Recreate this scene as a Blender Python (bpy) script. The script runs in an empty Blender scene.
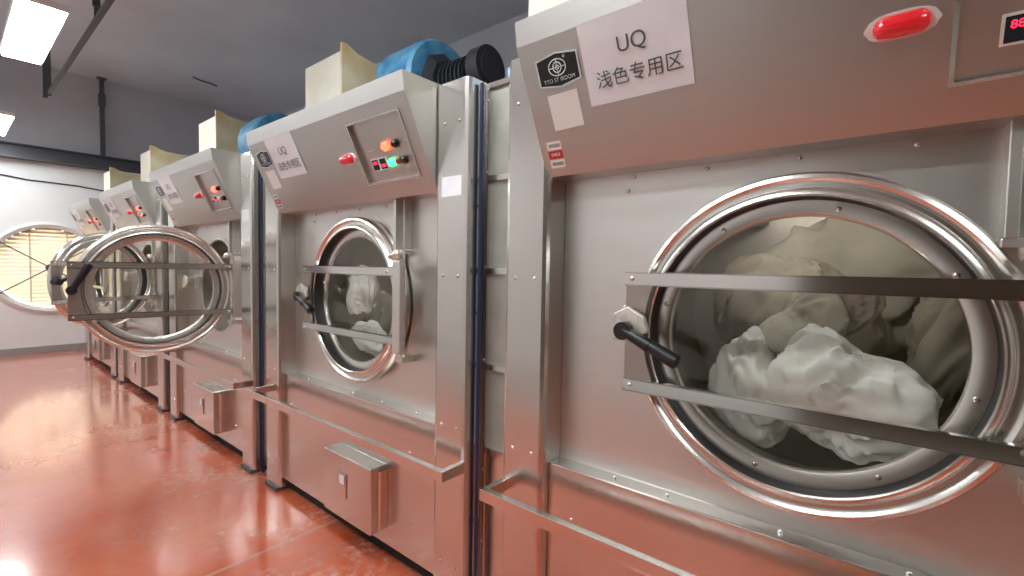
import bpy, bmesh, math, random
from mathutils import Vector, Matrix
random.seed(7)
S = bpy.context.scene
COL = S.collection
PI = math.pi

# ------------------------------------------------------------------ camera
F, YAW, PIT, ROL = 469.8, math.radians(50.54), math.radians(-2.454), math.radians(0.97)
fw = Vector((math.sin(YAW)*math.cos(PIT), math.cos(YAW)*math.cos(PIT), math.sin(PIT)))
rt0 = Vector((math.cos(YAW), -math.sin(YAW), 0)); up0 = rt0.cross(fw)
rt = rt0*math.cos(ROL) + up0*math.sin(ROL); up = -rt0*math.sin(ROL) + up0*math.cos(ROL)
cd = bpy.data.cameras.new('camera'); cam = bpy.data.objects.new('camera', cd); COL.objects.link(cam)
cd.sensor_width = 36; cd.lens = F/1024*36; cd.clip_start = .05
cam.matrix_world = Matrix(((rt.x, up.x, -fw.x, -1.3775), (rt.y, up.y, -fw.y, 0), (rt.z, up.z, -fw.z, 1.5), (0, 0, 0, 1)))
S.camera = cam
# ------------------------------------------------------------------ world, exposure
w = bpy.data.worlds.new('world'); S.world = w; w.use_nodes = True
w.node_tree.nodes['Background'].inputs[0].default_value = (1, .93, .85, 1)
w.node_tree.nodes['Background'].inputs[1].default_value = 6.0
S.view_settings.view_transform = 'Standard'; S.view_settings.look = 'None'
S.view_settings.exposure = 0.28; S.view_settings.gamma = 1
S.view_settings.use_curve_mapping = False
LAMP_W = 30.0            # emission strength of the ceiling light panels

# ------------------------------------------------------------------ layout constants (metres)
Y1, P = 1.1727, 2.1131          # far edge of the nearest dryer, pitch of the row
WID = 1.907                     # width of one dryer
PW = .197                       # side post width
XP, XL = .114, .039             # door panel plane, lower panel plane
ZC, LC = 1.308, .961            # door centre
CEIL = 4.6; YE = 10.7; YN = -4.5; XW = -3.9; XB = 3.2

# ------------------------------------------------------------------ materials
def mat(name, color=(.8, .8, .8), rough=.5, metal=0, **k):
    m = bpy.data.materials.new(name); m.use_nodes = True
    b = m.node_tree.nodes['Principled BSDF']
    b.inputs['Base Color'].default_value = (*color, 1); b.inputs['Roughness'].default_value = rough
    b.inputs['Metallic'].default_value = metal
    if 'emit' in k: b.inputs['Emission Color'].default_value = (*k['emit'], 1); b.inputs['Emission Strength'].default_value = k.get('es', 1)
    if 'coat' in k: b.inputs['Coat Weight'].default_value = k['coat']
    return m
def nodes(m): return m.node_tree.nodes, m.node_tree.links, m.node_tree.nodes['Principled BSDF']
def noise_color(m, c1, c2, scale=(1, 1, 1), ns=5, detail=4, lo=.35, hi=.65, bump=0, rough=None):
    n, l, b = nodes(m)
    tc = n.new('ShaderNodeTexCoord'); mp = n.new('ShaderNodeMapping'); mp.inputs['Scale'].default_value = scale
    t = n.new('ShaderNodeTexNoise'); t.inputs['Scale'].default_value = ns; t.inputs['Detail'].default_value = detail
    l.new(tc.outputs['Object'], mp.inputs[0]); l.new(mp.outputs[0], t.inputs['Vector'])
    r = n.new('ShaderNodeValToRGB'); r.color_ramp.elements[0].position = lo; r.color_ramp.elements[1].position = hi
    r.color_ramp.elements[0].color = (*c1, 1); r.color_ramp.elements[1].color = (*c2, 1)
    l.new(t.outputs['Fac'], r.inputs[0]); l.new(r.outputs[0], b.inputs['Base Color'])
    if bump:
        bp = n.new('ShaderNodeBump'); bp.inputs['Strength'].default_value = bump; bp.inputs['Distance'].default_value = .01
        l.new(t.outputs['Fac'], bp.inputs['Height']); l.new(bp.outputs[0], b.inputs['Normal'])
    if rough:
        mr = n.new('ShaderNodeMapRange'); mr.inputs[1].default_value = .3; mr.inputs[2].default_value = .7
        mr.inputs[3].default_value = rough[0]; mr.inputs[4].default_value = rough[1]
        l.new(t.outputs['Fac'], mr.inputs[0]); l.new(mr.outputs[0], b.inputs['Roughness'])
    return m
def brushed(name, c, r, scale, wav=.02, var=.018):
    """brushed stainless steel: fine streaks plus a faint waviness of the sheet"""
    m = mat(name, c, r, 1); n, l, b = nodes(m)
    tc = n.new('ShaderNodeTexCoord'); mp = n.new('ShaderNodeMapping'); mp.inputs['Scale'].default_value = scale
    t = n.new('ShaderNodeTexNoise'); t.inputs['Scale'].default_value = 6; t.inputs['Detail'].default_value = 2
    l.new(tc.outputs['Object'], mp.inputs[0]); l.new(mp.outputs[0], t.inputs['Vector'])
    mr = n.new('ShaderNodeMapRange'); mr.inputs[1].default_value = .3; mr.inputs[2].default_value = .7
    mr.inputs[3].default_value = r-.2*var; mr.inputs[4].default_value = r+.2*var
    l.new(t.outputs['Fac'], mr.inputs[0]); l.new(mr.outputs[0], b.inputs['Roughness'])
    r2 = n.new('ShaderNodeValToRGB'); r2.color_ramp.elements[0].position = .3; r2.color_ramp.elements[1].position = .7
    r2.color_ramp.elements[0].color = (*[x-var for x in c], 1); r2.color_ramp.elements[1].color = (*[x+var*.4 for x in c], 1)
    l.new(t.outputs['Fac'], r2.inputs[0]); l.new(r2.outputs[0], b.inputs['Base Color'])
    t2 = n.new('ShaderNodeTexNoise'); t2.inputs['Scale'].default_value = 2.2; t2.inputs['Detail'].default_value = 1
    l.new(tc.outputs['Object'], t2.inputs['Vector'])
    bp = n.new('ShaderNodeBump'); bp.inputs['Strength'].default_value = .6; bp.inputs['Distance'].default_value = wav*2
    l.new(t2.outputs['Fac'], bp.inputs['Height']); l.new(bp.outputs[0], b.inputs['Normal'])
    return m
STEEL = (.70, .675, .64)
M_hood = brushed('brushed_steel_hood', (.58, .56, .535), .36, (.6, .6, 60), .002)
M_post = brushed('brushed_steel_post', STEEL, .23, (30, 30, .4), .0012, .006)
M_panel = brushed('brushed_steel_panel', (.74, .715, .68), .38, (1, .8, 60), .002)
M_low = brushed('brushed_steel_lower', STEEL, .23, (.5, .4, 30), .0015, .006)
M_plate = mat('brown_toned_plate_steel', (.46, .41, .37), .32, 1)
M_rail = mat('polished_rail_steel', (.72, .69, .65), .2, 1)
M_ring = mat('polished_ring_steel', (.74, .72, .68), .27, 1)
M_bar = mat('polished_bar_steel', (.75, .73, .70), .14, 1)
M_screw = mat('screw_steel', (.8, .78, .75), .25, 1)
M_gasket = mat('black_gasket', (.012, .011, .010), .5)
M_black = mat('black_plastic', (.010, .010, .011), .32)
M_latch = noise_color(mat('cast_latch', (.6, .56, .5), .35, .8), (.62, .58, .50), (.85, .82, .75), ns=30)
M_drum = mat('drum_steel', (.62, .58, .52), .45, .8)
M_paper = noise_color(mat('white_paper', (.8, .8, .82), .7), (.78, .78, .82), (.84, .84, .86), ns=6)
M_ink = mat('grey_ink', (.10, .10, .11), .6)
M_sticker = mat('white_sticker', (.82, .81, .76), .5)
M_redlab = mat('red_label', (.55, .03, .03), .5)
M_redlens = mat('red_lens', (.62, .012, .02), .12, 0, emit=(1, .03, .04), es=.12, coat=.6)
M_redlit = mat('red_pilot_light', (.8, .05, .03), .2, 0, emit=(1, .07, .03), es=5)
M_greenlit = mat('green_pilot_light', (.05, .7, .2), .2, 0, emit=(.05, 1, .25), es=2.5)
M_led = mat('red_led_digits', (.5, 0, .01), .3, 0, emit=(1, .02, .06), es=3)
M_screen = mat('display_glass', (.012, .012, .022), .1)
M_white = mat('white_plastic', (.78, .77, .74), .35)
M_chrome = mat('chrome', (.85, .85, .85), .1, 1)
M_cream = noise_color(mat('cream_housing_paint', (.76, .72, .62), .55), (.68, .63, .50), (.80, .77, .69), ns=3)
M_yellow = noise_color(mat('yellowed_housing_paint', (.66, .55, .32), .55), (.62, .47, .22), (.72, .66, .48), ns=4)
M_rust = mat('brown_label', (.35, .15, .07), .6)
M_blue = noise_color(mat('blue_machine_paint', (.03, .2, .42), .4), (.02, .15, .33), (.10, .30, .46), ns=12)
M_navy = mat('navy_blue_sheath', (.018, .03, .09), .4)
M_ltblue = mat('pale_blue_film', (.35, .55, .80), .4)
M_dark = mat('dark_cast_iron', (.018, .020, .026), .45)
M_frame = mat('dark_painted_steel', (.075, .08, .09), .5)
M_filler = noise_color(mat('filler_sheet', (.45, .45, .40), .45, .6), (.40, .40, .35), (.48, .47, .42), ns=8)
M_gapshade = mat('black_gap_shade', (.012, .011, .010), .8)  # black stands for the shade in the gap at the floor
M_wall = noise_color(mat('white_wall_paint', (.66, .66, .67), .6), (.74, .74, .75), (.80, .80, .80), ns=1.5)
M_wallg = noise_color(mat('dimmed_upper_wall', (.3, .29, .30), .7), (.50, .51, .55), (.56, .57, .61), ns=1.5)  # greyer tone stands for the weaker light above the beam
M_ceil = noise_color(mat('grey_ceiling_paint', (.66, .70, .77), .8), (.62, .66, .73), (.70, .74, .81), ns=1)
M_skirt = mat('grey_skirting', (.30, .29, .28), .5)
M_slat = mat('cream_louver', (.80, .72, .58), .5)
M_fanw = mat('white_fan_paint', (.74, .73, .70), .5)
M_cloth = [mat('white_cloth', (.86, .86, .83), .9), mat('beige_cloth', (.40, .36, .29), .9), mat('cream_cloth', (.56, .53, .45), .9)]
M_lamp = mat('lit_lamp_diffuser', (.9, .9, .9), .5, 0, emit=(.93, .99, 1), es=LAMP_W)
M_drumglow = mat('added_drum_light', (.9, .9, .85), .4, 0, emit=(1, .97, .92), es=30)  # glow of the fill disc added inside each drum
# thin clear glass: straight-through transmission plus Fresnel reflection
M_glass = bpy.data.materials.new('door_glass'); M_glass.use_nodes = True
n = M_glass.node_tree.nodes; l = M_glass.node_tree.links; n.clear()
o_ = n.new('ShaderNodeOutputMaterial'); mx = n.new('ShaderNodeMixShader'); tr = n.new('ShaderNodeBsdfTransparent')
tr.inputs[0].default_value = (.93, .93, .91, 1); gl = n.new('ShaderNodeBsdfGlossy'); gl.inputs['Roughness'].default_value = .03
fr = n.new('ShaderNodeLayerWeight'); fr.inputs[0].default_value = .5
pw = n.new('ShaderNodeMath'); pw.operation = 'POWER'; pw.inputs[1].default_value = 4.0; ma = n.new('ShaderNodeMath'); ma.operation = 'MULTIPLY_ADD'
ma.inputs[1].default_value = .55; ma.inputs[2].default_value = .035
l.new(fr.outputs['Facing'], pw.inputs[0]); l.new(pw.outputs[0], ma.inputs[0]); l.new(ma.outputs[0], mx.inputs[0]); l.new(tr.outputs[0], mx.inputs[1]); l.new(gl.outputs[0], mx.inputs[2]); l.new(mx.outputs[0], o_.inputs[0])
# floor: glossy red-orange epoxy with worn pale scuffs and a joint
M_floor = mat('red_epoxy_floor', (.5, .1, .05), .2); n, l, b = nodes(M_floor)
tc = n.new('ShaderNodeTexCoord')
def _noise(sc, det, vec=(1, 1, 1)):
    mp = n.new('ShaderNodeMapping'); mp.inputs['Scale'].default_value = vec; t = n.new('ShaderNodeTexNoise')
    t.inputs['Scale'].default_value = sc; t.inputs['Detail'].default_value = det; t.inputs['Roughness'].default_value = .65
    l.new(tc.outputs['Object'], mp.inputs[0]); l.new(mp.outputs[0], t.inputs['Vector']); return t.outputs['Fac']
def _ramp(src, a, b_, ca=(0, 0, 0, 1), cb=(1, 1, 1, 1)):
    r = n.new('ShaderNodeValToRGB'); r.color_ramp.elements[0].position = a; r.color_ramp.elements[1].position = b_
    r.color_ramp.elements[0].color = ca; r.color_ramp.elements[1].color = cb; l.new(src, r.inputs[0]); return r.outputs[0]
def _math(op, a, b_, clamp=False):
    m = n.new('ShaderNodeMath'); m.operation = op; m.use_clamp = clamp
    for i, v in enumerate((a, b_)):
        if isinstance(v, (int, float)): m.inputs[i].default_value = v
        else: l.new(v, m.inputs[i])
    return m.outputs[0]
def _mix(f, a, b_):
    m = n.new('ShaderNodeMix'); m.data_type = 'RGBA'; l.new(f, m.inputs[0])
    for i, v in ((6, a), (7, b_)):
        if isinstance(v, tuple): m.inputs[i].default_value = (*v, 1)
        else: l.new(v, m.inputs[i])
    return m.outputs[2]
base = _ramp(_noise(1.3, 5), .35, .68, (.50, .070, .018, 1), (.62, .140, .048, 1))
scuff = _ramp(_noise(1.8, 9), .40, .68)
fine = _ramp(_noise(22, 8), .38, .78)
sep = n.new('ShaderNodeSeparateXYZ'); l.new(tc.outputs['Object'], sep.inputs[0])
near = n.new('ShaderNodeMapRange'); l.new(sep.outputs[0], near.inputs[0]); near.inputs[1].default_value = -.9; near.inputs[2].default_value = -.1
near.inputs[3].default_value = .25; near.inputs[4].default_value = 1.0     # foot-worn dust along the foot of the machines
wear = _math('MULTIPLY', _math('MULTIPLY', scuff, fine), near.outputs[0])
c = _mix(wear, base, (.66, .46, .40))
jy = _math('LESS_THAN', _math('ABSOLUTE', _math('SUBTRACT', _math('PINGPONG', _math('SUBTRACT', sep.outputs[1], 2.50), 2.6), 0.0), 0), .012)
jx = _math('LESS_THAN', _math('ABSOLUTE', _math('ADD', sep.outputs[0], 2.35), 0), .010)
c = _mix(_math('MULTIPLY', _math('MAXIMUM', jy, jx), .45), c, (.62, .42, .36))
l.new(c, b.inputs['Base Color'])
mr = n.new('ShaderNodeMapRange'); l.new(wear, mr.inputs[0]); mr.inputs[3].default_value = .14; mr.inputs[4].default_value = .5
rr = _math('ADD', mr.outputs[0], _math('MULTIPLY', _noise(5, 6), .12)); l.new(rr, b.inputs['Roughness'])
bp = n.new('ShaderNodeBump'); bp.inputs['Strength'].default_value = .25; bp.inputs['Distance'].default_value = .01
l.new(_noise(3, 4), bp.inputs['Height']); l.new(bp.outputs[0], b.inputs['Normal'])
b.inputs['Coat Weight'].default_value = 1; b.inputs['Coat Roughness'].default_value = .13; b.inputs['Coat IOR'].default_value = 1.7
# louvre daylight: sky-bright panel of outdoor air seen through the fan opening is the world itself

# ------------------------------------------------------------------ geometry helpers
CACHE = {}
def obj(name, bm, m, parent=None, loc=None, key=None, smooth=False, bevel=0, bseg=2):
    """link a bmesh (or a cached mesh) as one object"""
    if key and key in CACHE: me = CACHE[key]
    else:
        if callable(bm): bm = bm()
        bmesh.ops.recalc_face_normals(bm, faces=bm.faces)
        me = bpy.data.meshes.new(name); bm.to_mesh(me); bm.free()
        for mm in (m if isinstance(m, (list, tuple)) else [m]): me.materials.append(mm)
        if smooth:
            for p in me.polygons: p.use_smooth = True
            me.set_sharp_from_angle(angle=math.radians(35))
        if key: CACHE[key] = me
    o = bpy.data.objects.new(name, me); COL.objects.link(o)
    if parent: o.parent = parent
    if loc is not None: o.location = loc
    if bevel:
        md = o.modifiers.new('bevel', 'BEVEL'); md.width = bevel; md.segments = bseg; md.limit_method = 'ANGLE'; md.angle_limit = math.radians(40)
        md.harden_normals = False
    return o
def box(bm, x0, x1, y0, y1, z0, z1, mi=0):
    v = [bm.verts.new((x, y, z)) for x in (x0, x1) for y in (y0, y1) for z in (z0, z1)]
    for f in ((0, 1, 3, 2), (4, 6, 7, 5), (0, 4, 5, 1), (2, 3, 7, 6), (0, 2, 6, 4), (1, 5, 7, 3)):
        fc = bm.faces.new([v[i] for i in f]); fc.material_index = mi
def B(*a):
    bm = bmesh.new(); box(bm, *a); return bm
def prism(bm, pts, a0, a1, axis='y', mi=0):
    """extrude a closed polygon of 2D points along an axis"""
    def mk(p, a): return {'y': (p[0], a, p[1]), 'x': (a, p[0], p[1]), 'z': (p[0], p[1], a)}[axis]
    A = [bm.verts.new(mk(p, a0)) for p in pts]; Bv = [bm.verts.new(mk(p, a1)) for p in pts]
    f1 = bm.faces.new(A); f2 = bm.faces.new(Bv[::-1]); f1.material_index = f2.material_index = mi
    for i in range(len(pts)):
        f = bm.faces.new((A[i], Bv[i], Bv[(i+1) % len(pts)], A[(i+1) % len(pts)])); f.material_index = mi
def cyl(bm, p0, p1, r0, r1=None, seg=20, mi=0):
    r1 = r0 if r1 is None else r1; p0 = Vector(p0); p1 = Vector(p1); d = (p1-p0).normalized()
    a = d.orthogonal().normalized(); b_ = d.cross(a)
    A = [bm.verts.new(p0+(a*math.cos(t)+b_*math.sin(t))*r0) for t in [2*PI*i/seg for i in range(seg)]]
    Bv = [bm.verts.new(p1+(a*math.cos(t)+b_*math.sin(t))*r1) for t in [2*PI*i/seg for i in range(seg)]]
    fs = [bm.faces.new(A[::-1]), bm.faces.new(Bv)]
    for i in range(seg): fs.append(bm.faces.new((A[i], A[(i+1) % seg], Bv[(i+1) % seg], Bv[i])))
    for f in fs: f.material_index = mi
def tube(bm, pts, r, seg=10):
    pts = [Vector(p) for p in pts]; rings = []
    for i, p in enumerate(pts):
        d = (pts[min(i+1, len(pts)-1)]-pts[max(i-1, 0)]).normalized()
        a = d.cross(Vector((.13, .27, 1))).normalized(); b_ = d.cross(a)
        rings.append([bm.verts.new(p+(a*math.cos(t)+b_*math.sin(t))*r) for t in [2*PI*k/seg for k in range(seg)]])
    for i in range(len(rings)-1):
        for k in range(seg): bm.faces.new((rings[i][k], rings[i][(k+1) % seg], rings[i+1][(k+1) % seg], rings[i+1][k]))
    bm.faces.new(rings[0][::-1]); bm.faces.new(rings[-1])
def lathe(bm, prof, cy, cz, seg=128, closed=True, mi=None):
    """revolve (r, x) points about an axis parallel to x through (cy, cz)"""
    R = [[bm.verts.new((x, cy+r*math.cos(2*PI*k/seg), cz+r*math.sin(2*PI*k/seg))) for k in range(seg)] for r, x in prof]
    for i in range(len(prof) if closed else len(prof)-1):
        j = (i+1) % len(prof)
        for k in range(seg):
            f = bm.faces.new((R[i][k], R[i][(k+1) % seg], R[j][(k+1) % seg], R[j][k]))
            if mi: f.material_index = mi[i]
    return R
def disc(bm, x, cy, cz, r, seg=96, th=0.0):
    if th: cyl(bm, (x, cy, cz), (x+th, cy, cz), r, seg=seg)
    else: bm.faces.new([bm.verts.new((x, cy+r*math.cos(2*PI*k/seg), cz+r*math.sin(2*PI*k/seg))) for k in range(seg)])
def holed(bm, y0, y1, z0, z1, cy, cz, r, x, th, seg=96):
    """rectangular sheet with a round hole, in the plane x"""
    inn, out = [], []
    for k in range(seg):
        t = 2*PI*(k+.5)/seg; c_, s_ = math.cos(t), math.sin(t)
        inn.append((cy+r*c_, cz+r*s_))
        ty = ((y1-cy) if c_ > 0 else (y0-cy))/c_ if abs(c_) > 1e-9 else 1e9
        tz = ((z1-cz) if s_ > 0 else (z0-cz))/s_ if abs(s_) > 1e-9 else 1e9
        q = min(ty, tz); out.append((cy+q*c_, cz+q*s_))
    for cor in ((y0, z0), (y0, z1), (y1, z0), (y1, z1)):       # snap the nearest outer point to each corner
        i = min(range(seg), key=lambda i: (out[i][0]-cor[0])**2+(out[i][1]-cor[1])**2); out[i] = cor
    def ringv(P_, xx): return [bm.verts.new((xx, a, c2)) for a, c2 in P_]
    A, O, A2, O2 = ringv(inn, x), ringv(out, x), ringv(inn, x+th), ringv(out, x+th)
    for k in range(seg):
        j = (k+1) % seg
        bm.faces.new((A[k], O[k], O[j], A[j])); bm.faces.new((A2[k], A2[j], O2[j], O2[k]))
        bm.faces.new((A[k], A[j], A2[j], A2[k])); bm.faces.new((O[k], O2[k], O2[j], O[j]))
def ball(bm, c_, r, sx=1, sy=1, sz=1, sub=2):
    bmesh.ops.create_icosphere(bm, subdivisions=sub, radius=r, matrix=Matrix.Translation(c_) @ Matrix.Diagonal((sx, sy, sz, 1)))
def text_bm(s, size, ext=.0006, font=None, spacing=1.0):
    cu = bpy.data.curves.new('t', 'FONT'); cu.body = s; cu.size = size; cu.align_x = 'CENTER'; cu.align_y = 'CENTER'
    cu.extrude = ext; cu.space_character = spacing
    o = bpy.data.objects.new('t', cu); COL.objects.link(o)
    dg = bpy.context.evaluated_depsgraph_get(); dg.update(); me = bpy.data.meshes.new_from_object(o.evaluated_get(dg))
    bm = bmesh.new(); bm.from_mesh(me); bpy.data.objects.remove(o); bpy.data.meshes.remove(me)
    return bm
def thing(name, label, cat, loc=(0, 0, 0), rz=0, group=None):
    o = bpy.data.objects.new(name, None); COL.objects.link(o); o.location = loc; o.rotation_euler = (0, 0, rz)
    o.empty_display_size = .1
    return tag(o, label, cat, group)
def tag(o, label, cat, group=None):
    o['label'] = label; o['category'] = cat
    if group: o['group'] = group
    return o
def struct(name, bm, m, **k):
    o = obj(name, bm, m, **k); o['kind'] = 'structure'; return o

# ------------------------------------------------------------------ room shell
struct('floor', B(-2.6, XB, YN, YE, -.1, 0), M_floor)
struct('added_floor_strip', B(XW, -2.6, YN, YE, -.1, 0), noise_color(mat('added_pale_floor', (.33, .29, .25), .5), (.30, .265, .23), (.36, .32, .275), ns=2))  # unseen strip added to tone what the hoods reflect
struct('added_dark_panel', B(XW, XW+.05, YN+.2, .75, 0, 3.3), brushed('added_brown_panel', (.11, .09, .065), .5, (1, 1, 20), .002))  # unseen dark panel, added to darken reflections in the steel
struct('ceiling', B(XW, XB, YN, YE, CEIL, CEIL+.1), M_ceil)
struct('wall_left', B(XW-.1, XW, YN, YE, 0, CEIL), M_wall)
struct('wall_right', B(XB, XB+.1, YN, YE, 0, CEIL), M_ceil)
struct('wall_near', B(XW, XB, YN-.1, YN, 0, CEIL), mat('brown_near_wall', (.22, .19, .16), .7))
# far wall with a round fan opening, lower part white, upper part grey
FX, FZ, FR = -.25, 1.375, .66
def far_wall():
    bm = bmesh.new(); holed(bm, -1.05, .55, .6, 2.15, FX, FZ, FR, 0, .16)
    for v in bm.verts: v.co = (v.co.y, YE+v.co.x, v.co.z)
    box(bm, XW, -1.05, YE, YE+.16, 0, 3.2); box(bm, .55, XB, YE, YE+.16, 0, 3.2)
    box(bm, -1.05, .55, YE, YE+.16, 0, .6); box(bm, -1.05, .55, YE, YE+.16, 2.15, 3.2); return bm
struct('wall_far', far_wall(), M_wall)
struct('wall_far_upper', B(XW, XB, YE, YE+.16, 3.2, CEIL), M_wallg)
struct('baseboard_far', B(XW, XB, YE-.02, YE, 0, .10), M_skirt)
def beam():
    bm = bmesh.new(); y = YE-.12
    box(bm, XW, XB, y-.10, y+.10, 3.06, 3.08); box(bm, XW, XB, y-.10, y+.10, 3.26, 3.28); box(bm, XW, XB, y-.01, y+.01, 3.08, 3.26); return bm
struct('trim_1', beam(), M_frame)

# exhaust fan set in the far wall
fan = thing('exhaust_fan', 'large round wall exhaust fan with cream louvers and crossed struts', 'fan', (FX, YE, FZ))
def fan_ring():
    bm = bmesh.new(); lathe(bm, [(.66, -.03), (.70, -.05), (.74, -.03), (.74, 0), (.66, 0), (.655, .14), (.645, .14), (.645, -.02)], 0, 0, 64)
    for v in bm.verts: v.co = (v.co.y, v.co.x, v.co.z)
    return bm
obj('fan_ring', fan_ring(), M_fanw, fan, smooth=True)
def slats():
    bm = bmesh.new(); k = 0; z = -.62
    while z < .62:
        hw = math.sqrt(max(0, .64**2-z*z))
        prism(bm, [(.085, z-.004), (.118, z+.056), (.124, z+.053), (.091, z-.008)], -hw, hw, 'x')
        z += .062
    for x in (-.22, .22): box(bm, x-.012, x+.012, .075, .09, -.58, .58)
    return bm
obj('louver', slats(), M_slat, fan)
for a in (35, -35, 145, -145):
    bm = bmesh.new(); cyl(bm, (0, -.07, 0), (.70*math.cos(math.radians(a)), -.05, .70*math.sin(math.radians(a))), .009, seg=8)
    obj('strut', bm, M_frame, fan)
bm = bmesh.new(); cyl(bm, (0, -.12, 0), (0, .03, 0), .06, .055, seg=24); obj('motor', bm, M_frame, fan, smooth=True)
# cable on the far wall
bm = bmesh.new(); tube(bm, [(-1.6+.28*i, YE-.02, 2.92-.22*math.sin(min(1, i/9)*PI*.5)+.02*math.sin(i*1.3)) for i in range(14)], .009, 6)
tag(obj('cable', bm, M_black), 'black cable running along the white far wall under the dark beam', 'cable')

# ------------------------------------------------------------------ ceiling lights and hanging rail
names = [(-.88, 5.45, 'glowing rectangular ceiling light panel nearest the camera, top left'), (-.88, 9.4, 'farther of the two ceiling lights, small glowing panel at the left edge'),
         (-.88, 1.5, 'ceiling light panel above the aisle beside the nearest dryer'), (-.88, -2.4, 'ceiling light panel above the aisle behind the camera')]
for y in (-2.4, 1.5, 5.45, 9.4): names.append((-2.55, y, 'added unseen light panel in a second row, reflected in the steel'))  # second row added out of view so the steel reflects lamps
for x, y, lab in names:
    zl_ = 3.3 if x > -2 else 3.75
    t = thing('ceiling_light', lab, 'light', (x, y, zl_), 0, 'ceiling light panels')
    bm = bmesh.new()
    box(bm, -.135, .135, -.70, .70, .012, .05); box(bm, -.135, -.122, -.70, .70, 0, .012); box(bm, .122, .135, -.70, .70, 0, .012)
    box(bm, -.122, .122, -.70, -.688, 0, .012); box(bm, -.122, .122, .688, .70, 0, .012)
    obj('lamp_housing', bm, M_white, t, key='lh')
    obj('diffuser', lambda: B(-.122, .122, -.688, .688, -.016, .0115), M_lamp, t, key='ldf')
    for yy in (-.5, .5): obj('suspension_rod', lambda: B(-.006, .006, -.006, .006, .05, CEIL-zl_), M_frame, t, (0, yy, 0), key='lrod%g' % zl_)
t = thing('hanging_rail', 'long dark steel rail hung from the ceiling on short angle irons', 'rail', (-.46, 8.4, 3.6))
def lch():
    bm = bmesh.new(); box(bm, -.02, .02, -5.6, .10, 0, .005); box(bm, -.02, -.015, -5.6, .10, .005, .03); box(bm, .015, .02, -5.6, .10, .005, .03); return bm
obj('rail', lch(), M_frame, t)
for y, dx, dz in ((0, .0, -.02), (-.35, -.07, -.14), (-2.9, 0, 0), (-3.15, -.05, .02)):
    bm = bmesh.new(); box(bm, dx-.02, dx+.02, y-.004, y+.004, dz, CEIL-3.6); box(bm, dx-.02, dx-.015, y-.004, y+.035, dz, CEIL-3.6)
    obj('hanger', bm, M_frame, t)
bm = bmesh.new(); box(bm, -.03, .03, -.03, .03, 0, CEIL-3.28); box(bm, -.06, .06, -.05, .05, CEIL-3.28-.02, CEIL-3.28)
box(bm, -.045, .045, -.04, .04, .85, 1.05)
tag(obj('ceiling_hanger', bm, M_frame, loc=(.42, YE-.12, 3.28)), 'dark vertical hanger post rising from the beam on the far wall', 'bracket')
bm = bmesh.new(); tube(bm, [(0, 0, 0), (.12, -.02, -.03), (.25, -.02, -.03), (.36, -.02, -.05)], .012, 6)
tag(obj('ceiling_pipe', bm, M_frame, loc=(1.35, 9.2, CEIL-.02)), 'short dark conduit stub on the grey ceiling near the back', 'pipe')

# ------------------------------------------------------------------ dryer parts
HL, HR = .182, 1.7095
xt, zt, xl, zl, xb, zb = -.182, 2.292, -.171, 2.214, .017, 1.826
SL = math.hypot(xb-xl, zb-zl)
dvec = Vector(((xb-xl)/SL, 0, (zb-zl)/SL)); nvec = Vector((dvec.z, 0, -dvec.x))
if nvec.x > 0: nvec = -nvec
def HP(loc, s, off=0): return Vector((xl, -loc, zl)) + dvec*s + nvec*off
def hood_m(loc, s, off=0):
    p = HP(loc, s, off); u = Vector((0, -1, 0)); v = -dvec
    return Matrix(((u.x, v.x, nvec.x, p.x), (u.y, v.y, nvec.y, p.y), (u.z, v.z, nvec.z, p.z), (0, 0, 0, 1)))
def on_hood(o, loc, s, off=0, rot=0):
    o.matrix_local = hood_m(loc, s, off) @ Matrix.Rotation(rot, 4, 'Z'); return o
CP = (1.244, 1.632, .066, .345)       # control recess: left, right, top, bottom
def hood_bm():
    bm = bmesh.new(); q = {}
    def V(loc, s, off=0):
        k = (round(loc, 4), round(s, 4), off)
        if k not in q: q[k] = bm.verts.new(HP(loc, s, off))
        return q[k]
    a, b_, c_, d = CP; dep = -.016
    # slanted face with the control recess
    for P4 in (((HL, 0), (a, 0), (a, SL), (HL, SL)), ((b_, 0), (HR, 0), (HR, SL), (b_, SL)), ((a, 0), (b_, 0), (b_, c_), (a, c_)), ((a, d), (b_, d), (b_, SL), (a, SL))):
        bm.faces.new([V(*p) for p in P4])
    C4 = ((a, c_), (b_, c_), (b_, d), (a, d))
    bm.faces.new([V(*p, dep) for p in C4])
    for i in range(4): bm.faces.new((V(*C4[i]), V(*C4[(i+1) % 4]), V(*C4[(i+1) % 4], dep), V(*C4[i], dep)))
    # fascia, roof, ends, underside
    def W(loc, x, z):
        k = (round(loc, 4), 'w', x, z)
        if k not in q: q[k] = bm.verts.new((x, -loc, z))
        return q[k]
    L = [V(HL, 0), V(a, 0), V(b_, 0), V(HR, 0)]; Lb = [V(HL, SL), V(a, SL), V(b_, SL), V(HR, SL)]
    bm.faces.new([W(HL, xt, zt)]+L+[W(HR, xt, zt)])
    bm.faces.new((W(HL, xt, zt), W(HR, xt, zt), W(HR, .20, zt), W(HL, .20, zt)))
    bm.faces.new(Lb+[W(HR, .113, zb), W(HL, .113, zb)])
    for lo in (HL, HR):
        e = (L[0], Lb[0]) if lo == HL else (L[3], Lb[3])
        bm.faces.new((W(lo, xt, zt), e[0], e[1], W(lo, .113, zb), W(lo, .20, zt)))
    return bm
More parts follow.
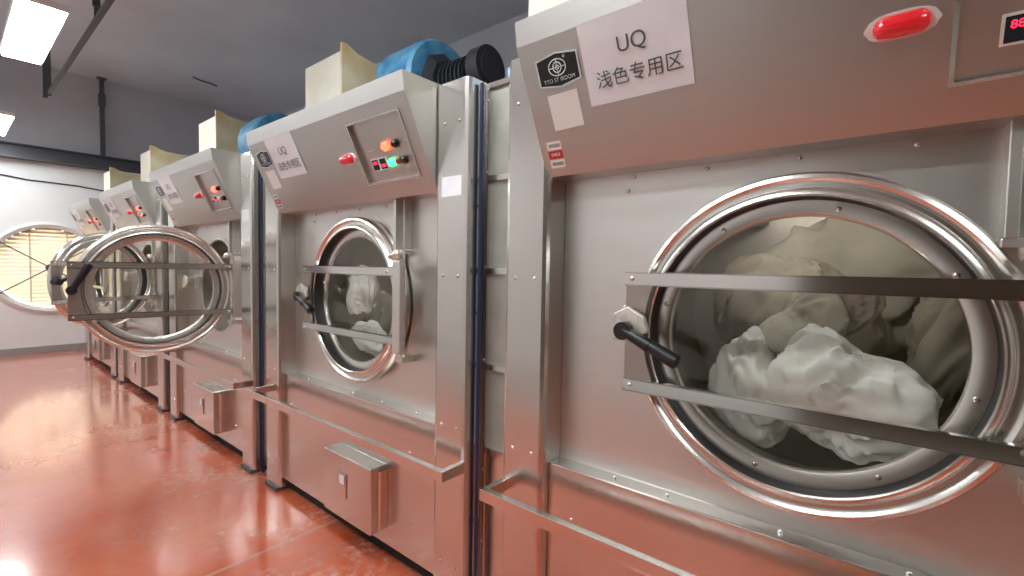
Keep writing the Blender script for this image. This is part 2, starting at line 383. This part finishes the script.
def rim_bm():
    a, b_, c_, d = CP; bm = bmesh.new(); w_ = .008
    def bx4(l0, l1, s0, s1):
        v = [bm.verts.new(HP(x, s, o)) for x in (l0, l1) for s in (s0, s1) for o in (0, .004)]
        for f in ((0, 1, 3, 2), (4, 6, 7, 5), (0, 4, 5, 1), (2, 3, 7, 6), (0, 2, 6, 4), (1, 5, 7, 3)): bm.faces.new([v[i] for i in f])
    bx4(a-w_, b_+w_, c_-w_, c_); bx4(a-w_, b_+w_, d, d+w_); bx4(a-w_, a, c_, d); bx4(b_, b_+w_, c_, d)
    return bm
def screw_bm():
    bm = bmesh.new(); ball(bm, (0, 0, 0), .0075, .45, 1, 1, 2); return bm
def screw(parent, x, loc, z): return obj('screw', screw_bm, M_screw, parent, (x, -loc, z), key='screw', smooth=True)
def post_bm():
    bm = bmesh.new(); r = .02
    prism(bm, [(.02, 0), (.006, -.006), (0, -.02), (0, -PW+.02), (.006, -PW+.006), (.02, -PW), (1.5, -PW), (1.5, 0)], .028, 2.278, 'z'); return bm
PROF = [(.400, .105), (.452, .105), (.457, .088), (.455, .066), (.448, .052), (.438, .048), (.430, .053), (.424, .060), (.416, .060), (.410, .050), (.402, .043), (.395, .042), (.391, .047), (.389, .086),
        (.386, .090), (.352, .090), (.346, .093), (.343, .100), (.343, .108)]
PMI = [0]*19; PMI[12] = 1; PMI[13] = 1
PX = .048; PL = 1.42; LCD = PL-LC
def door_bm():
    bm = bmesh.new(); pr = [(r, x-PX) for r, x in PROF]
    lathe(bm, pr, LCD, ZC, 144, True, PMI); return bm
def crossbar_bm(z0, z1):
    bm = bmesh.new(); x0, x1 = .014-PX, .038-PX
    box(bm, x0, x0+.004, -.05, .925, z0, z1); box(bm, x0, x1, -.05, .925, z1-.004, z1); box(bm, x0, x1, -.05, .925, z0, z0+.004)
    return bm
def plate_bm():
    bm = bmesh.new(); pts = [(.925, 1.112)]
    for k in range(13):
        z = 1.112+(1.49-1.112)*k/12; pts.append((LCD+math.sqrt(.405**2-(z-ZC)**2), z))
    pts.append((.925, 1.49)); prism(bm, pts, .026-PX, .036-PX, 'x'); return bm
def lever_bm():
    bm = bmesh.new()                      # tapered grip along -y from the boss
    cyl(bm, (-.055, 0, 0), (.02, 0, 0), .028, seg=24)
    for (a, r0, r1) in (((0, -.095), .017, .021), ((-.095, -.185), .021, .023)):
        cyl(bm, (-.040, a[0], 0), (-.044, a[1], 0), r0, r1, seg=16)
    ball(bm, (-.044, -.185, 0), .023, 1, .4, 1); return bm
def drum_bm():
    bm = bmesh.new(); lathe(bm, [(.385, .116), (.385, .26), (.62, .30), (.62, 1.15), (.10, 1.18), (.001, 1.18)], -LC, ZC, 96, False)
    return bm
def lifter_bm(a):
    bm = bmesh.new(); prism(bm, [(-.06, -.615), (.06, -.615), (.018, -.50), (-.018, -.50)], .34, 1.12, 'x')
    bmesh.ops.rotate(bm, verts=bm.verts, cent=(0, 0, 0), matrix=Matrix.Rotation(a, 3, 'X'))
    bmesh.ops.translate(bm, verts=bm.verts, vec=(0, -LC, ZC)); return bm
def lint_bm():
    bm = bmesh.new(); box(bm, -.05, XL, -1.305, -.86, .150, .490); return bm

def dryer(i, label, angle=0, sign=True, lever=math.radians(24), details=True):
    t = thing('industrial_dryer', label, 'dryer', (0, Y1+P*i, 0), 0, 'row of stainless steel industrial dryers')
    # casing: two side posts, door panel, lower panel, back and roof
    for lo in (0, WID-PW):
        po = obj('side_post', post_bm, M_post, t, (0, -lo, 0), key='post', smooth=False)
        for z in (2.108, 1.462, .812, .20):
            for q in (.055, .145): screw(po, -.001, q, z)
        obj('foot', lambda: B(-.012, .12, -.185, -.015, 0, .028), M_frame, po, key='foot')
    obj('door_panel', lambda: (lambda bm: (holed(bm, -(WID-PW)+.001, -PW-.001, .70, 1.9, -LC, ZC, .40, XP, .004), bm)[1])(bmesh.new()), M_panel, t, key='dpan')
    lp = obj('lower_panel', lambda: B(XL, XP-.001, -(WID-PW)+.001, -PW-.001, .075, .783), M_low, t, key='lpan', bevel=.004)
    obj('gap_shade_strip', lambda: B(.075, .1, -(WID-PW)+.001, -PW-.001, .0, .07), M_gapshade, t, key='kick')  # black sheet painting the shade of the gap under the lower panel
    obj('back_casing', lambda: B(.30, 1.5, -(WID-PW)+.001, -PW-.001, 2.2, 2.27), M_panel, t, key='roof')
    obj('rear_panel', lambda: B(1.46, 1.5, -(WID-PW)+.001, -PW-.001, .05, 2.2), M_panel, t, key='rear')
    if details:
        for lo, z in ((.451, 1.767), (.471, 1.812), (.708, 1.812), (.951, 1.812), (1.194, 1.812)): screw(t, XP-.001, lo, z)
        for lo in (.446, .63, .948, 1.22, 1.5): screw(t, .075, lo, .785)
        for lo, z in ((.30, .30), (.30, .60), (1.5, .25), (1.5, .6)): screw(lp, XL-.001, lo, z)
    # hood with control recess
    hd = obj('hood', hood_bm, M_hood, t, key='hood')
    cp = obj('control_panel', rim_bm, M_bar, t, key='rim')
    def dot(name, m, lo, s, r, h, key, off=-.016, seg=20):
        def f():
            bm = bmesh.new(); cyl(bm, (0, 0, 0), (0, 0, h*.6), r, seg=seg); cyl(bm, (0, 0, h*.6), (0, 0, h), r*.92, r*.6, seg=seg); return bm
        return on_hood(obj(name, f, m, cp, key=key, smooth=True), lo, s, off)
    dot('pilot_light', M_redlit, 1.455, .193, .021, .024, 'plr')['label'] = 'glowing red pilot light'
    if i == 1: dot('pilot_light', M_greenlit, 1.463, .268, .020, .024, 'plg')['label'] = 'glowing green pilot light'
    else: dot('push_button', M_white, 1.463, .268, .018, .018, 'pbw')
    for lo, s in ((1.525, .192), (1.55, .268)): dot('rotary_switch', M_black, lo, s, .018, .022, 'psb')
    dot('push_button', M_redlab, 1.505, .268, .014, .016, 'pbr')['label'] = 'red push button'
    for q, lo in enumerate((1.335, 1.395)):
        d_ = on_hood(obj('display', lambda: B(-.028, .028, -.029, .029, 0, .006), M_white, cp, key='dfr'), lo, .266, -.016)
        d_['label'] = 'small digital display in a white frame'
        on_hood(obj('screen', lambda: B(-.023, .023, -.024, .024, .006, .0068), M_screen, d_, key='dsc'), 0, 0)
        ch = d_.children[0]; ch.matrix_local = Matrix.Identity(4)
        tx = obj('digits', lambda: text_bm('888', .021, .0003), M_led, d_, key='dig'); tx.matrix_local = Matrix.Translation((0, .008, .0072))
        if q: tx.matrix_local = Matrix.Translation((0, -.009, .0072))
    for lo, s, w_ in ((1.33, .198, .03), (1.60, .188, .02)):
        on_hood(obj('marking', (lambda w_=w_: B(-w_, w_, -.002, .002, 0, .0006)), M_white, cp, key='mk%g' % w_), lo, s, -.016)
    # red strobe lamp
    def lens():
        bm = bmesh.new(); bmesh.ops.create_uvsphere(bm, u_segments=32, v_segments=16, radius=1)
        for v in bm.verts:
            e = v.co.x; v.co.x = math.copysign(min(abs(e)*.023+.026*(abs(e) > .02), .049), e) if abs(e) > .02 else 0
            v.co.y *= .0235; v.co.z = max(v.co.z, 0)*.030+.006
        return bm
    def lbase():
        bm = bmesh.new(); pts = [(.052*math.cos(a)+math.copysign(.012, math.cos(a)), .027*math.sin(a)*(1 if abs(math.cos(a)) < .85 else .6)) for a in [2*PI*k/32+.01 for k in range(32)]]
        prism(bm, pts, 0, .006, 'z'); return bm
    al = on_hood(obj('alarm_lamp', lbase, M_white, t, key='albase'), 1.155, .209)
    ln = obj('lamp_lens', lens, M_redlens, al, key='allens', smooth=True); ln['label'] = 'red lens'
    # badge, blank sticker, inspection label
    def badge():
        bm = bmesh.new(); h = [(-.078, -.040), (-.078, .040), (0, .052), (.078, .040), (.078, -.040), (0, -.052)]
        prism(bm, h, 0, .003, 'z'); return bm
    def badge_in():
        bm = bmesh.new(); h = [(-.072, -.036), (-.072, .036), (0, .047), (.072, .036), (.072, -.036), (0, -.047)]
        prism(bm, h, .003, .0038, 'z'); return bm
    bd = on_hood(obj('badge', badge, M_chrome, t, key='bdg'), .318, .098, .0005, 0); bd['label'] = 'black maker badge in a chrome rim'
    o = obj('badge_face', badge_in, M_black, bd, key='bdi'); o['label'] = 'black face'
    def globe():
        bm = bmesh.new()
        def arc(cx, cy, rx, ry, w_, a0=0, a1=2*PI, sg=40):
            pv = None
            for k in range(sg+1):
                a = a0+(a1-a0)*k/sg
                A = bm.verts.new((cx+rx*math.cos(a), cy+ry*math.sin(a), .0045)); C = bm.verts.new((cx+(rx-w_)*math.cos(a), cy+(ry-w_)*math.sin(a), .0045))
                if pv: bm.faces.new((pv[0], A, C, pv[1]))
                pv = (A, C)
        arc(0, .008, .033, .026, .004); arc(0, .008, .017, .017, .004); arc(0, .008, .008, .008, .003)
        for q in (box,): q(bm, -.031, .031, .0065, .0095, .004, .0045); q(bm, -.0015, .0015, -.016, .032, .004, .0045)
        arc(.03, .034, .004, .004, .0015, sg=16)
        return bm
    o = obj('emblem', globe, M_chrome, bd, key='glb'); o['label'] = 'silver globe emblem'
    tx = obj('lettering', lambda: text_bm('TTO ST IRDOM', .017, .0004), M_chrome, bd, key='bdt'); tx.location = (0, -.028, .0042); tx['label'] = 'silver lettering'
    if details:
        o = on_hood(obj('sticker', lambda: B(-.056, .056, -.056, .056, 0, .0006), M_sticker, t, key='stk'), .314, .222, .0005, math.radians(1)); o['label'] = 'blank cream sticker below the badge'
        ins = on_hood(obj('inspection_label', lambda: B(-.029, .029, -.014, .014, 0, .0006), M_redlab, t, key='isr'), .239, .356, .0005); ins['label'] = 'small red label between two white ones'
        for q in (.031, -.031):
            k = obj('label_strip', lambda: B(-.029, .029, -.014, .014, 0, .0006), M_sticker, ins, key='iss'); k.location = (0, q, 0)
            g = obj('print', lambda: (lambda bm: ([box(bm, -.02+.005*j, -.017+.005*j, -.006, .006, .0006, .0009) for j in range(9)], bm)[1])(bmesh.new()), M_ink, ins, key='isp'); g.location = (0, q, 0)
        tx = obj('print', lambda: text_bm('合格证', .013, .0002), M_sticker, ins, key='ist'); tx.location = (0, 0, .0009)
    if sign:
        def paper():
            bm = bmesh.new(); nx, ny = 14, 10; g = {}
            for a in range(nx+1):
                for b_ in range(ny+1):
                    u, v = a/nx-.5, b_/ny-.5
                    z = .0012+.0016*max(0, math.sin(3.1*u+5*v+1))+(.004*max(0, u-.38)/.12*max(0, -v-.2))
                    g[a, b_] = bm.verts.new((u*.318, v*.232, z))
            for a in range(nx):
                for b_ in range(ny): bm.faces.new((g[a, b_], g[a+1, b_], g[a+1, b_+1], g[a, b_+1]))
            r = bmesh.ops.extrude_face_region(bm, geom=bm.faces[:])
            for v in [x for x in r['geom'] if isinstance(x, bmesh.types.BMVert)]: v.co.z -= .0004
            return bm
        pp = on_hood(obj('paper_sign', paper, M_paper, t, key='pap', smooth=True), .568, .113, .0006, math.radians(0))
        pp['label'] = 'white paper sign with grey handwriting-like print'
        a = obj('sign_text', lambda: text_bm('UQ', .060, .0002), M_ink, pp, key='pt1'); a.location = (.0, .030, .0040)
        a = obj('sign_text', lambda: text_bm('浅色专用区', .052, .0002, spacing=1.02), M_ink, pp, key='pt2'); a.location = (.006, -.052, .0040)
    o = obj('sticker', lambda: B(-.0006, 0, -.06, .06, -.042, .042), M_paper, t, (0, -1.811, 1.84), key='pst'); o['label'] = 'blank white sticker on the side post'
    # door opening, drum
    obj('drum', drum_bm, M_drum, t, key='drum', smooth=True)
    for a in (25, 145, 265): obj('drum_lifter', (lambda a=a: lifter_bm(math.radians(a))), M_drum, t, key='lift%d' % a)
    dl = obj('added_drum_glow', lambda: (lambda bm: (cyl(bm, (.288, -LC+.10, ZC+.50), (.300, -LC+.10, ZC+.50), .06, seg=24), bm)[1])(bmesh.new()), M_drumglow, t, key='dglow')  # added glowing disc, hidden by the ring, brightens the laundry
    obj('opening_collar', lambda: (lambda bm: (lathe(bm, [(.385, .108), (.385, .26), (.40, .26), (.40, .114), (.405, .108)], -LC, ZC, 96), bm)[1])(bmesh.new()), M_ring, t, key='coll', smooth=True)
    # door
    dr = obj('door', door_bm, [M_ring, M_gasket], t, (PX, -PL, 0), key='door', smooth=True)
    dr.rotation_euler = (0, 0, angle)
    obj('glass', lambda: (lambda bm: (disc(bm, .100-PX, LCD, ZC, .3435, 96, .006), bm)[1])(bmesh.new()), M_glass, dr, key='glass')
    for z0, z1 in ((1.45, 1.493), (1.112, 1.152)):
        o = obj('crossbar', (lambda z0=z0, z1=z1: crossbar_bm(z0, z1)), M_bar, dr, key='cb%g' % z0)
    obj('handle_plate', plate_bm, M_plate, dr, key='hplate')
    hp = obj('hinge_plate', lambda: (lambda bm: (box(bm, -.060, -.034, -.058, .0, 1.085, 1.525), bm)[1])(bmesh.new()), M_panel, dr, key='hinge', bevel=.004)
    lv = obj('handle', lever_bm, M_black, dr, (-.035, .905, 1.31), key='lever', smooth=True); lv.rotation_euler = (lever, 0, 0); lv['label'] = 'black lever handle'
    for a in range(8):
        q = 2*PI*(a+.3)/8; obj('bolt', screw_bm, M_screw, dr, (.089-PX, LCD+.366*math.cos(q), ZC+.366*math.sin(q)), key='screw')
    for y in (.90, .03):
        for z in (1.472, 1.132): obj('bolt', screw_bm, M_screw, dr, (.013-PX-(.034 if y < .1 else 0), y, z), key='screw')
    # hinge bracket and latch on the casing
    obj('hinge_bracket', lambda: (lambda bm: ([box(bm, .05, XP, -1.362, -1.339, 1.58, 1.83), box(bm, .06, XP, -1.415, -1.409, 1.58, 1.83), box(bm, .102, XP, -1.409, -1.362, 1.58, 1.83),
                                               box(bm, .055, XP, -1.42, -1.335, 1.56, 1.58)], bm)[1])(bmesh.new()), M_panel, t, key='hb', bevel=.003)
    def pin():
        bm = bmesh.new(); cyl(bm, (PX-.0, -PL, 1.06), (PX, -PL, 1.58), .014, seg=16); ball(bm, (PX-.03, -PL-.0, 1.555), .026); ball(bm, (PX, -PL, 1.05), .022); 
        cyl(bm, (PX-.03, -PL, 1.555), (PX-.03, -PL+.06, 1.545), .014, seg=16); box(bm, PX-.02, XP, -PL-.03, -PL+.03, 1.03, 1.06); return bm
    obj('hinge_pin', pin, M_latch, t, key='hpin', smooth=True)
    def latch():
        bm = bmesh.new(); box(bm, .0, XP, -.495, -.475, 1.275, 1.365); box(bm, .075, XP, -.52, -.46, 1.26, 1.38)
        prism(bm, [(-.470, 1.275), (-.470, 1.36), (-.52, 1.385), (-.575, 1.355), (-.590, 1.31), (-.53, 1.28)], -.014, .004, 'x'); return bm
    obj('latch', latch, M_latch, t, key='latch', bevel=.004)
    # lint door, guard rail
    ld = obj('lint_door', lint_bm, M_low, t, key='lint', bevel=.006)
    obj('lint_handle', lambda: (lambda bm: (box(bm, -.056, -.0505, -1.09, -1.02, .27, .40), box(bm, -.0585, -.056, -1.082, -1.028, .335, .392), bm)[-1])(bmesh.new()), M_bar, ld, key='lhd')
    k = obj('lint_label', lambda: B(-.0595, -.0587, -1.076, -1.034, .345, .388), M_paper, ld, key='llb'); k['label'] = 'pale label on the small service door'
    obj('lint_hinge', lambda: (lambda bm: (cyl(bm, (.0, -1.315, .17), (.0, -1.315, .47), .011, seg=14), box(bm, .0, .038, -1.322, -1.306, .17, .47), bm)[-1])(bmesh.new()), M_bar, ld, key='lhg', smooth=True)
    def rail():
        bm = bmesh.new(); x0, x1 = -.124, -.098; z0, z1 = .634, .678
        box(bm, x0, x1, -WID, 0, z0, z1); box(bm, x1, .0, -.026, 0, z0, z1); box(bm, x1, .0, -WID, -WID+.026, z0, z1); return bm
    obj('guard_rail', rail, M_rail, t, key='rail', bevel=.002)
    return t

L82 = math.radians(82)
dryers = [
 dryer(0, 'nearest stainless steel industrial dryer with closed door and large readable paper sign'),
 dryer(1, 'second stainless steel industrial dryer from the right, closed door, green light lit'),
 dryer(2, 'third stainless steel industrial dryer, its round door swung open face-on, largest open door', L82, lever=math.radians(-62)),
 dryer(3, 'fourth stainless steel industrial dryer, open door half hidden behind the front open door', math.radians(116), lever=math.radians(-30)),
 dryer(4, 'farthest stainless steel industrial dryer at the end of the row'),
]

# ------------------------------------------------------------------ filler panels and blue conduits between the dryers
gapn = ['second and nearest', 'third and second', 'fourth and third', 'fifth and fourth']
for i in range(4):
    y0 = Y1+P*i
    t = thing('filler_panel', 'narrow grey sheet filler panel in the gap between the %s dryers' % gapn[i], 'panel', (.10, y0, 0), 0, 'filler panels between the dryers')
    bm = bmesh.new(); w_ = P-WID
    box(bm, .012, .03, .003, w_-.004, .72, 2.262); 
    obj('sheet', bm, M_filler, t)
    bm = bmesh.new(); box(bm, 0, .03, w_-.022, w_-.003, .04, 2.272); box(bm, 0, .03, .003, .012, .72, 2.262); box(bm, 0, .03, .003, w_-.022, 2.25, 2.272)
    for z in (1.875, 1.485, 1.075, .71): box(bm, .0, .012, .012, w_-.022, z-.012, z+.012)
    box(bm, .006, .03, .003, w_-.022, .04, .70)
    obj('frame', bm, M_post, t)
    for z in (.3, .62, 1.1, 1.5, 1.9, 2.2): obj('screw', screw_bm, M_screw, t, (-.001, w_-.012, z), key='screw')
    bm = bmesh.new(); cyl(bm, (0, 0, 0), (0, 0, 2.26), .009, seg=14)
    for z in (.4, 1.3, 1.75): cyl(bm, (0, 0, z), (0, 0, z+.012), .012, seg=14)
    tag(obj('blue_conduit', bm, M_navy, loc=(.062, y0+w_-.016, 0), smooth=True), 'thin navy blue vertical conduit in the gap between the %s dryers' % gapn[i], 'pipe', 'blue conduits between the dryers')
# pale blue plate on top of the nearest dryer
bm = bmesh.new(); prism(bm, [(.02, 0), (.02, .05), (-.13, .075), (-.16, .07), (-.165, 0)], 0, .004, 'x'); cyl(bm, (-.002, -.03, .04), (.0, -.03, .04), .008, seg=12)
for v in bm.verts: pass
tag(obj('blue_bracket', bm, M_ltblue, loc=(.14, Y1+.10, 2.279)), 'pale blue bracket standing on top of the nearest dryer', 'bracket')

# ------------------------------------------------------------------ cream air housings on the dryers
hn = ['cream sheet metal air housing on top of the nearest dryer', 'large cream air housing with yellowed side on the second dryer, beside the blue blower', 'cream air housing on top of the third dryer, square with yellowed side',
      'small cream air housing on top of the fourth dryer', 'smallest cream air housing on top of the farthest dryer']
for i in range(5):
    t = thing('air_housing', hn[i], 'air housing', (.25 if i else .12, Y1+P*i-(.06 if i else 0), 2.28 if i else 2.294), 0, 'cream air housings on the dryers')
    obj('casing', lambda: B(0, .40, -.47, 0, 0, .57), M_cream, t, key='ahc', bevel=.008)
    obj('flange', lambda: (lambda bm: (prism(bm, [(-.012, 0), (-.012, .61), (.03, .61), (.10, .575), (.30, .545), (.70, .53), (.70, 0)], -.49, -.471, 'y'), bm)[1])(bmesh.new()), M_yellow, t, key='ahf', bevel=.003)
    obj('rear_box', lambda: B(.15, .5, .002, .12, 0, .48), M_cream, t, key='ahr', bevel=.006)
    if i == 1:
        o = obj('label_plate', lambda: B(.146, .15, .02, .10, .20, .32), M_rust, t); o['label'] = 'brown label'
# blue blowers with black motors
for i, lab in ((1, 'blue round blower with black motor on top of the second dryer'), (2, 'blue blower with dark motor on top of the third dryer, mostly hidden')):
    t = thing('blower', lab, 'blower', (.50, Y1+P*i-(.78 if i == 1 else .90), 2.30 if i == 1 else 2.275), 0, 'blue blowers on the dryers')
    def cas():
        bm = bmesh.new(); cyl(bm, (0, -.40, .25), (0, -.12, .25), .255, seg=48); cyl(bm, (0, -.425, .25), (0, -.40, .25), .24, .255, seg=48)
        box(bm, -.22, 0, -.36, -.12, 0, .22); return bm
    obj('casing', cas, M_blue, t, key='bwc', smooth=True, bevel=0)
    obj('outlet_flange', lambda: B(-.2, -.03, -.12, -.05, .02, .40), M_blue, t, key='bwo')
    def inlet():
        bm = bmesh.new(); cyl(bm, (0, -.46, .26), (0, -.425, .26), .12, .17, seg=8); return bm
    obj('inlet_cone', inlet, M_dark, t, key='bwi')
    def motor():
        bm = bmesh.new(); cyl(bm, (0, -.66, .25), (0, -.46, .25), .085, seg=32)
        for k in range(6): cyl(bm, (0, -.655+.032*k, .25), (0, -.647+.032*k, .25), .105, seg=32)
        box(bm, -.08, .08, -.64, -.48, 0, .17); return bm
    obj('motor', motor, M_dark, t, key='bwm', smooth=True)
    def pulley():
        bm = bmesh.new(); cyl(bm, (0, -.79, .26), (0, -.71, .26), .115, seg=40); cyl(bm, (0, -.80, .26), (0, -.79, .26), .08, seg=40); cyl(bm, (0, -.72, .26), (0, -.65, .25), .03, seg=16); return bm
    obj('pulley', pulley, M_dark, t, key='bwp', smooth=True)
    def wire():
        bm = bmesh.new(); tube(bm, [(-.30, -.18, .02), (-.29, -.30, .035), (-.27, -.45, .04), (-.24, -.52, .07), (-.2, -.53, .10)], .012, 8); return bm
    obj('pipe', wire, M_white, t, key='bww', smooth=True)['label'] = 'short white pipe'

# ------------------------------------------------------------------ laundry tumbling in the two closed drums
def cloth(seed, rx, ry, rz):
    rnd = random.Random(seed); bm = bmesh.new(); bmesh.ops.create_icosphere(bm, subdivisions=5, radius=1)
    from mathutils import noise
    off = Vector((rnd.random()*50, rnd.random()*50, rnd.random()*50))
    for v in bm.verts:
        p = v.co.copy(); q = Vector((p.x*1.2, p.y*1.6, p.z*.8))+off
        a = noise.noise(q*.9); q2 = Vector((q.x*2.2, q.y*1.1+q.z*.9, q.z*.5-q.y*.3)); b_ = abs(noise.noise(q2*1.6+Vector((a*2, a, -a)))); c_ = noise.noise(q2*4+Vector((b_*2, 0, a)))
        b_ = math.sqrt(b_*b_+.004); s = .86+.42*a-.32*b_-.02*c_
        v.co = Vector((p.x*rx, p.y*ry, p.z*rz))*s
    return bm
def laundry(i, specs):
    for k, (x, lo, z, rx, ry, rz, m, rot, lab, nm) in enumerate(specs):
        o = obj(nm, cloth(i*10+k+3, rx, ry, rz), M_cloth[m], loc=(x, Y1+P*i-lo, z), smooth=True); o.data.set_sharp_from_angle(angle=math.radians(80))
        o.rotation_euler = (math.radians(rot), 0, 0)
        tag(o, lab, 'laundry', 'laundry tumbling in the dryers')
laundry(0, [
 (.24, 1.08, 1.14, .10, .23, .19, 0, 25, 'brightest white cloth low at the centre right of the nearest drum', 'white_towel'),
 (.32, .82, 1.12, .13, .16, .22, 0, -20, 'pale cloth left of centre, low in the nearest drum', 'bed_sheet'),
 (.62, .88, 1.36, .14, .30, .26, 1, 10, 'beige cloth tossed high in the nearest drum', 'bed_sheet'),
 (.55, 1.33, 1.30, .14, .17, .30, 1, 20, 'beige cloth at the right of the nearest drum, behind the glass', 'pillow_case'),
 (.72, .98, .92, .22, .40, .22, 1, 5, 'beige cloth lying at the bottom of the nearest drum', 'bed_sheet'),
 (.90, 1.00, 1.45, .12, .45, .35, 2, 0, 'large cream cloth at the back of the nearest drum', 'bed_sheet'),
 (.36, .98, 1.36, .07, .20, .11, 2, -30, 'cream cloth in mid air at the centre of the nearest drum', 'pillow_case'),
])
laundry(1, [
 (.23, .79, 1.34, .06, .16, .17, 0, -25, 'white cloth tossed at the centre of the second dryer drum', 'white_towel'),
 (.22, .90, 1.08, .07, .22, .11, 0, 15, 'white cloth low at the right of the second dryer drum', 'bed_sheet'),
 (.50, .60, 1.15, .13, .14, .24, 2, 0, 'cream cloth at the left of the second dryer drum', 'pillow_case'),
])
